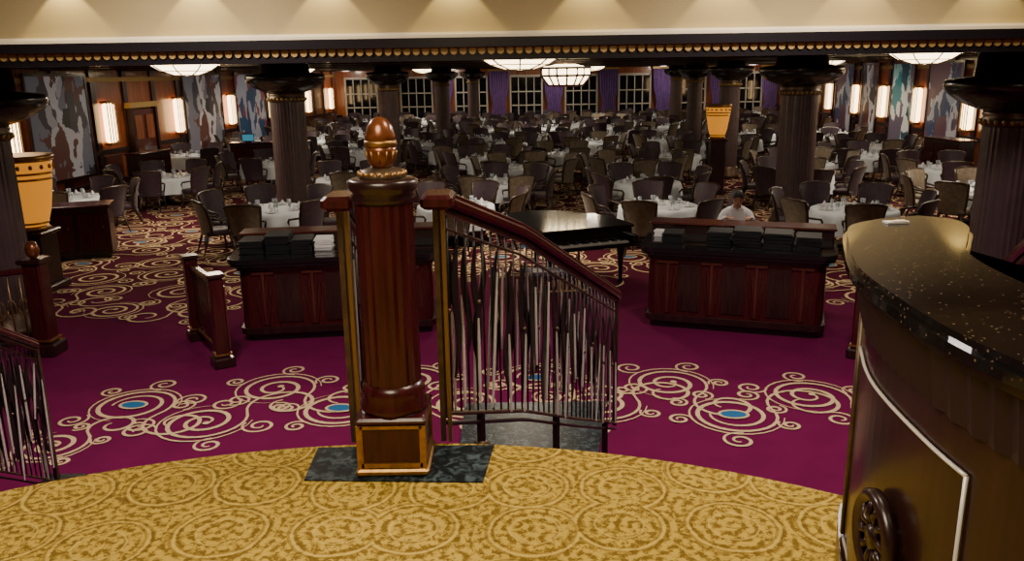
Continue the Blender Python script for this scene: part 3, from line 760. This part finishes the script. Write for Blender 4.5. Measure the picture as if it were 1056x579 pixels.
def cabinet(loc,w,d,h,rz=0,name='service_cabinet'):
    b=MB()
    b.box((0,0,0.04),(w-0.08,d-0.08,0.08),'black'); b.bbox((0,0,h/2+0.02),(w,d,h-0.1),'wood_dk',0.015); b.bbox((0,0,h-0.02),(w+0.08,d+0.08,0.05),'mahog',0.012)
    n=max(2,int(w/0.5))
    for i in range(n):
        x=-w/2+w*(i+0.5)/n; b.bbox((x,-d/2-0.01,h/2),(w/n-0.08,0.03,h-0.3),'mahog',0.01); b.ell((x+w/n*0.32,-d/2-0.035,h*0.6),(0.015,0.015,0.015),'brass',6,4)
    b.obj(name,loc,rz)
cabinet((-8.25,15.5,0),1.2,0.6,1.02,0.3)
cabinet((-8.2,28.5,0),2.6,0.5,1.15,0.05)
cabinet((-11.3,26.0,0),1.6,0.5,1.1,1.4)
cabinet((13.2,25.0,0),1.8,0.5,1.2,-1.5)
b=MB(); b.bbox((0,0,0.15),(0.42,0.03,0.26),'blackm',0.01); b.box((0,-0.018,0.15),(0.37,0.005,0.21),'cyan'); b.box((0,0.02,0.01),(0.2,0.15,0.02),'blackm'); b.obj('point_of_sale_screen',(-8.9,28.4,1.158),0.2)

# ------------------------------------------------------------------ grand piano
b=MB()
outl=[(-0.75,-0.72),(0.75,-0.72),(0.78,-0.6),(0.76,0.1),(0.62,0.45),(0.42,0.62),(0.30,0.85),(0.15,1.05),(-0.15,1.18),(-0.5,1.15),(-0.70,0.98),(-0.76,0.7)]
b.prism(outl,0.62,0.92,'black')
b.prism([(x*1.03,y*1.03) for x,y in outl],0.93,0.965,'black')
b.bbox((0,-0.80,0.68),(1.46,0.22,0.06),'black',0.01); b.box((0,-0.80,0.722),(1.24,0.15,0.02),'white')
for i in range(26):
    if i%7 not in (2,6): b.box((-0.6+i*0.047,-0.77,0.738),(0.018,0.09,0.015),'black')
for x in (-0.73,0.73): b.bbox((x,-0.80,0.74),(0.08,0.24,0.18),'black',0.02)
for x,y in ((-0.62,-0.6),(0.62,-0.6),(-0.25,0.85)):
    b.lathe([(0.035,0),(0.045,0.03),(0.03,0.08),(0.04,0.3),(0.065,0.56),(0.075,0.64)],'black',(x,y,0),n=12)
b.box((0,-0.35,0.35),(0.03,0.03,0.6),'brass'); b.box((0,-0.42,0.12),(0.2,0.12,0.06),'black')
b.obj('grand_piano',(0.95,13.2,0),0.35)
b=MB(); b.bbox((0,0,0.46),(0.85,0.36,0.08),'ch_plum',0.03); b.bbox((0,0,0.40),(0.85,0.38,0.05),'wood_dk',0.01)
for x in (-0.38,0.38):
    for y in (-0.14,0.14): b.tube([(x,y,0.4),(x*1.02,y*1.05,0)],[0.025,0.018],'wood_dk',6)
for i in range(9): b.box((-0.36+i*0.09,-0.19,0.3),(0.02,0.02,0.16),'goldtrim')
b.box((0,-0.19,0.22),(0.78,0.025,0.02),'goldtrim')
b.obj('piano_bench',(0.68,11.75,0),0.1)

# ------------------------------------------------------------------ curved bar counter (on landing)
outer=[(1.254,2.78),(1.10,2.66),(0.99,2.40),(0.887,2.08),(0.851,1.754),(0.85,1.508),(0.884,1.30),(0.98,1.05),(1.15,0.80),(1.45,0.55)]
inner=[(1.80,0.85),(1.52,1.1),(1.33,1.35),(1.24,1.6),(1.223,1.905),(1.267,2.2),(1.38,2.42),(1.48,2.60),(1.50,2.75),(1.41,2.83)]
def smooth_poly(P,closed=True,k=4):
    out=[];n=len(P)
    for i in range(n if closed else n-1):
        p0,p1,p2,p3=[Vector(P[(i+j)%n] if closed else P[min(max(i+j,0),n-1)]) for j in (-1,0,1,2)]
        for q in range(k):
            t=q/k; out.append(tuple(0.5*((2*p1)+(-p0+p2)*t+(2*p0-5*p1+4*p2-p3)*t*t+(-p0+3*p1-3*p2+p3)*t**3)))
    if not closed: out.append(tuple(P[-1]))
    return out
OC=smooth_poly(outer,False,6); IC=smooth_poly(inner,False,5)
poly=OC+IC
def inset(poly,d):
    n=len(poly); out=[]
    A=sum(poly[i][0]*poly[(i+1)%n][1]-poly[(i+1)%n][0]*poly[i][1] for i in range(n))
    sg=1 if A>0 else -1
    for i in range(n):
        a=Vector(poly[i-1]);c=Vector(poly[(i+1)%n]); t=(c-a).normalized(); nn=Vector((-t.y,t.x))*sg
        out.append(tuple(Vector(poly[i])+nn*d))
    return out
if sum(poly[i][0]*poly[(i+1)%len(poly)][1]-poly[(i+1)%len(poly)][0]*poly[i][1] for i in range(len(poly)))<0:
    poly=poly[::-1]
b=MB()
b.prism(inset(poly,0.012),2.775,2.80,'speck')
b.prism(poly,2.755,2.778,'speck')
b.prism(inset(poly,0.03),2.725,2.756,'wood_dk')
b.prism(inset(poly,0.075),1.80,2.73,'bar_wood')
b.prism(inset(poly,0.06),1.70,1.81,'wood_dk')
oc=[Vector((*p,0)) for p in OC]; 
def offs(i,d):
    a=oc[max(i-1,0)];c=oc[min(i+1,len(oc)-1)]; t=(c-a).normalized(); nn=Vector((t.y,-t.x,0)) 
    cen=Vector((1.3,1.7,0)); 
    if nn.dot(cen-oc[i])>0: nn=-nn
    return oc[i]-nn*d
dense=[]
for i in range(len(oc)-1):
    p,q=offs(i,0.05),offs(i+1,0.05); L=(q-p).length; k=max(1,int(L/0.02))
    for j in range(k): dense.append((p.lerp(q,j/k)))
vs=[];fs=[]
for i,p in enumerate(dense):
    q=dense[min(i+1,len(dense)-1)] if i<len(dense)-1 else p; a=dense[max(i-1,0)]
    t=(q-a).normalized(); nn=Vector((t.y,-t.x,0)); 
    if nn.dot(Vector((1.3,1.7,0))-p)>0: nn=-nn
    o=0.010 if i%2 else -0.002
    pp=p+nn*o; pb=p+nn*(o-0.02)
    vs+=[(pp.x,pp.y,2.73),(pb.x,pb.y,2.585)]
for i in range(len(dense)-1): fs.append((2*i,2*i+1,2*i+3,2*i+2))
b.add(vs,fs,'bar_val')
def facept(y,z,d=0.068):
    for i in range(len(oc)-1):
        if (oc[i].y-y)*(oc[i+1].y-y)<=0 and oc[i].x<1.3:
            t=(oc[i].y-y)/(oc[i].y-oc[i+1].y) if oc[i].y!=oc[i+1].y else 0
            p=offs(i,d).lerp(offs(i+1,d),t); return Vector((p.x,p.y,z))
b.tube([facept(2.36-0.84*i/20,2.49) for i in range(21)],0.005,'silver',6)
b.tube([facept(1.52,2.49),facept(1.52,1.85)],0.005,'silver',6)
b.tube([facept(2.44,2.60,0.072),facept(2.44,1.82,0.072)],0.010,'bronze',6)
b.tube([facept(2.36,1.85),facept(1.94,1.85),facept(1.52,1.85)],0.005,'silver',6)
pc=facept(1.86,2.15,0.06); q0=facept(1.95,2.15);q1=facept(1.77,2.15); t=(q1-q0).normalized(); nn=Vector((t.y,-t.x,0))
if nn.dot(Vector((1.3,1.7,0))-pc)>0: nn=-nn
Rm=Matrix((( t.x,0,nn.x,pc.x),(t.y,0,nn.y,pc.y),(0,1,0,pc.z),(0,0,0,1)))
b.lathe([(0.085,0.0),(0.12,0.0),(0.122,0.02),(0.105,0.035),(0.088,0.02)],'wood_dk',n=32,T=Rm,cap=False)
b.lathe([(0.0,0.03),(0.03,0.028),(0.035,0.0)],'wood_dk',n=16,T=Rm,cap=False)
for i in range(10):
    a=2*pi*i/10; b.tube([(0.03*math.cos(a),0.03*math.sin(a),0.012),(0.06*math.cos(a+0.2),0.06*math.sin(a+0.2),0.022),(0.095*math.cos(a),0.095*math.sin(a),0.012)],0.010,'wood_dk',6,T=Rm)
b.obj('bar_counter')
b=MB(); b.box((0,0,0.003),(0.075,0.035,0.006),'paper'); b.box((0.01,0,0.007),(0.05,0.02,0.002),'goldtrim'); b.obj('name_card',(1.27,2.68,2.801),0.1)

# ------------------------------------------------------------------ man behind the right-hand desk
man=bpy.data.objects.new('man',None); COL.objects.link(man); man.location=(3.28,11.86,0); man.rotation_euler=(0,0,RZR*0.5)
def mk(name,vs,fs,k,smooth=True):
    me=bpy.data.meshes.new(name); me.from_pydata([tuple(v) for v in vs],[],fs); me.materials.append(M[k])
    me.polygons.foreach_set('use_smooth',[smooth]*len(me.polygons))
    o=bpy.data.objects.new(name,me); COL.objects.link(o); o.parent=man; return o
def skinned(name,verts,edges,rad,k,root=0,lv=2):
    me=bpy.data.meshes.new(name); me.from_pydata(verts,edges,[]); me.materials.append(M[k])
    o=bpy.data.objects.new(name,me); COL.objects.link(o); o.parent=man
    md=o.modifiers.new('Skin','SKIN'); md.use_smooth_shade=True
    for i,r in enumerate(rad):
        sv=me.skin_vertices[0].data[i]; sv.radius=(r if isinstance(r,tuple) else (r,r)); sv.use_root=(i==root)
    s=o.modifiers.new('Sub','SUBSURF'); s.levels=lv; s.render_levels=lv
    return o
V=[(0,0.12,0.88),(0,0.10,1.0),(0,0.06,1.14),(0,0.01,1.26),(0,-0.045,1.345),
   (0.11,0.0,1.295),(0.185,-0.01,1.265),(0.245,-0.06,1.11),(0.22,-0.20,1.19),(0.165,-0.33,1.272),
   (-0.11,0.0,1.295),(-0.185,-0.01,1.265),(-0.245,-0.06,1.11),(-0.22,-0.20,1.19),(-0.165,-0.33,1.272)]
E=[(0,1),(1,2),(2,3),(3,4),(3,5),(5,6),(6,7),(7,8),(8,9),(3,10),(10,11),(11,12),(12,13),(13,14)]
Rr=[(0.16,0.12),(0.155,0.115),(0.165,0.12),(0.13,0.105),0.062,0.080,0.064,0.050,0.044,0.038,0.080,0.064,0.050,0.044,0.038]
skinned('shirt',V,E,Rr,'shirt')
V=[(0,0.12,0.90),(0.09,0.12,0.82),(0.11,0.08,0.48),(0.12,0.12,0.09),(-0.09,0.12,0.82),(-0.11,0.08,0.48),(-0.12,0.12,0.09)]
skinned('trousers',V,[(0,1),(1,2),(2,3),(0,4),(4,5),(5,6)],[(0.15,0.12),0.10,0.07,0.055,0.10,0.07,0.055],'trous')
for s in (-1,1):
    skinned('shoe',[(s*0.12,0.14,0.05),(s*0.125,0.04,0.04),(s*0.13,-0.08,0.035)],[(0,1),(1,2)],[0.045,0.042,0.03],'black')
    w=Vector((s*0.165,-0.33,1.272)); palm=Vector((s*0.13,-0.42,1.275))
    skinned('hand_palm',[tuple(w),tuple(w.lerp(palm,0.5)),tuple(palm)],[(0,1),(1,2)],[(0.030,0.024),(0.040,0.020),(0.042,0.017)],'skin')
    fd=(palm-w).normalized(); sd=Vector((fd.y,-fd.x,0))
    for i in range(4):
        l=(0.078,0.086,0.080,0.062)[i] if s>0 else (0.062,0.080,0.086,0.078)[i]
        r0=palm+sd*(i-1.5)*0.020-fd*0.005
        p1=r0+fd*(0.02+l*0.45)+Vector((0,0,0.010)); p2=r0+fd*(0.02+l)-Vector((0,0,0.008))
        skinned('finger',[tuple(r0),tuple(p1),tuple(p2)],[(0,1),(1,2)],[0.0105,0.0095,0.008],'skin',lv=1)
    ins=Vector((-s,0,0))
    r0=w.lerp(palm,0.35)+ins*0.02; p1=r0+fd*0.03+ins*0.028; p2=p1+fd*0.032+ins*0.008
    skinned('thumb',[tuple(r0),tuple(p1),tuple(p2)],[(0,1),(1,2)],[0.013,0.011,0.009],'skin',lv=1)
skinned('neck',[(0,-0.03,1.33),(0,-0.065,1.40),(0,-0.095,1.46)],[(0,1),(1,2)],[0.066,0.06,0.06],'skin')
n=48;mr=40;vs=[];fs=[]
g=lambda v,s:math.exp(-(v/s)**2)
for j in range(mr+1):
    p=pi*j/mr
    for i in range(n):
        a=2*pi*i/n; x=0.076*math.sin(p)*math.cos(a); y=0.095*math.sin(p)*math.sin(a); z=-0.118*math.cos(p)
        if z<0: x*=1+z*1.9; y*=(1+z*1.2)
        if y<0:
            y*=0.93
            y-=g(x,0.011)*(0.024*g(z+0.026,0.014)+0.013*g(z-0.004,0.022))
            y-=0.006*g(abs(x)-0.011,0.008)*g(z+0.030,0.010)
            y+=0.010*g(abs(x)-0.031,0.014)*g(z-0.004,0.013)
            y-=0.006*g(abs(x)-0.030,0.02)*g(z-0.028,0.010)
            y-=0.012*g(x,0.024)*g(z+0.098,0.016)
            y-=0.005*g(x,0.022)*g(z+0.062,0.012)
        vs.append((x,y,z))
for j in range(mr):
    for i in range(n): fs.append((j*n+i,j*n+(i+1)%n,(j+1)*n+(i+1)%n,(j+1)*n+i))
head=mk('head',vs,fs,'skin')
def ell(name,c,r,k,nn=12,m=8):
    e=MB(); e.ell(c,r,k,nn,m); o=e.obj(name,(0,0,0),0,head)
for s in (-1,1):
    ell('ear',(s*0.077,0.008,-0.008),(0.010,0.020,0.032),'skin')
    ell('eye',(s*0.031,-0.073,0.003),(0.014,0.009,0.006),'white'); ell('iris',(s*0.031,-0.0805,-0.001),(0.0058,0.003,0.0052),'hair')
    ell('eyelid',(s*0.031,-0.074,0.009),(0.016,0.010,0.005),'skin')
    ell('eyebrow',(s*0.031,-0.082,0.026),(0.019,0.006,0.0045),'hair')
ell('upper_lip',(0,-0.083,-0.058),(0.023,0.007,0.004),'lip'); ell('lower_lip',(0,-0.082,-0.066),(0.018,0.007,0.0045),'lip')
vs=[];fs=[];rows=14
for j in range(rows+1):
    for i in range(n):
        a=2*pi*i/n; front=max(0,-math.sin(a)); back=max(0,math.sin(a))
        pm=pi*(0.50-0.20*front**1.5+0.16*back); p=pm*j/rows
        k=1.0+0.012*math.sin(a*17+j)
        vs.append((0.082*k*math.sin(p)*math.cos(a),0.102*k*math.sin(p)*math.sin(a)*(0.94 if math.sin(a)<0 else 1)+0.002,0.127*k*math.cos(p)))
for i in range(n):
    v=vs[rows*n+i]; vs.append((v[0]*0.9,v[1]*0.9,v[2]))
for j in range(rows+1):
    for i in range(n): fs.append((j*n+i,(j+1)*n+i,(j+1)*n+(i+1)%n,j*n+(i+1)%n))
o=mk('hair',vs,fs,'hair'); o.parent=head
head.location=(0,-0.125,1.50); head.rotation_euler=(math.radians(22),0,math.radians(-6))
vs=[];fs=[];N=24
for j,(r,z) in enumerate([(0.088,0),(0.078,0.035),(0.084,0.012)]):
    for i in range(N+1):
        a=-pi/2+0.22+(2*pi-0.44)*i/N; yy=math.sin(a)
        vs.append((r*math.cos(a),-0.045+r*yy*0.95,1.352+z+0.02*yy))
for j in range(2):
    for i in range(N): fs.append((j*(N+1)+i,j*(N+1)+i+1,(j+1)*(N+1)+i+1,(j+1)*(N+1)+i))
mk('collar',vs,fs,'shirt')

# ------------------------------------------------------------------ lights
def light(kind,loc,e,col,size=0.2,rot=None,spot=None,blend=0.5,name='light'):
    l=bpy.data.lights.new(name,kind); l.energy=e; l.color=col
    if kind=='AREA': l.shape='DISK'; l.size=size
    else: l.shadow_soft_size=size
    if kind=='SPOT': l.spot_size=spot; l.spot_blend=blend
    o=bpy.data.objects.new(name,l); COL.objects.link(o); o.location=loc
    if rot: o.rotation_euler=rot
    return o
for p in LAMPS: light('AREA',(p[0],p[1],CH-0.32),130,(1,0.84,0.63),1.0,name='lamp_light')
for x,y in [(-4,24),(8,24),(3,30),(-7,38),(8,40),(13,24),(-9,15),(4.5,13.5),(-2.5,14.0),(11,14),(-10.5,29),(15,45),(-8,46),(12,50),(0,51)]:
    light('AREA',(x,y,CH-0.08),58,(1,0.82,0.61),0.4,name='downlight')  # unseen fill lights added under the hall ceiling, no fixtures
for x in (-10,-3.5,3,9.5,15):
    light('AREA',(x,51.5,CH-0.08),40,(1,0.86,0.7),0.4,rot=(math.radians(35),0,0),name='window_downlight')  # unseen fill added to brighten the far window wall
for x in (-4.3,-3.0,-1.75,-0.5,0.8,2.1,3.4,4.7):
    light('SPOT',(x,FY-0.16,4.28),22,(1,0.80,0.42),0.015,rot=(math.radians(10),0,0),spot=math.radians(84),blend=0.25,name='fascia_spot')
light('AREA',(-0.8,1.2,4.7),100,(1,0.86,0.60),1.5,name='lobby_fill')  # unseen fill light added over the landing
light('AREA',(1.0,3.4,4.7),48,(1,0.84,0.60),1.0,name='lobby_fill')
light('AREA',(-3.0,6.5,4.7),180,(1,0.86,0.78),0.8,name='lobby_fill')  # unseen fill pair added to brighten the purple floor
light('AREA',(2.8,6.5,4.7),180,(1,0.86,0.78),0.8,name='lobby_fill')
light('SPOT',(3.2,11.4,CH-0.1),70,(1,0.9,0.8),0.1,spot=math.radians(50),name='man_fill_spot')  # spot added to brighten the man, no such fixture
w=bpy.data.worlds.new('world'); SC.world=w; w.use_nodes=True
w.node_tree.nodes['Background'].inputs[0].default_value=(0.5,0.4,0.35,1); w.node_tree.nodes['Background'].inputs[1].default_value=0.03

# ------------------------------------------------------------------ camera
cam=bpy.data.cameras.new('camera'); cam.lens=36*850/1056; cam.sensor_width=36; cam.clip_end=200
co=bpy.data.objects.new('camera',cam); COL.objects.link(co)
th=math.atan(214/850)
R=Matrix.Rotation(pi/2-th,3,'X')@Matrix.Rotation(-math.radians(0.9),3,'Z')
co.matrix_world=Matrix.Translation((0,0,3.3))@R.to_4x4()
SC.camera=co
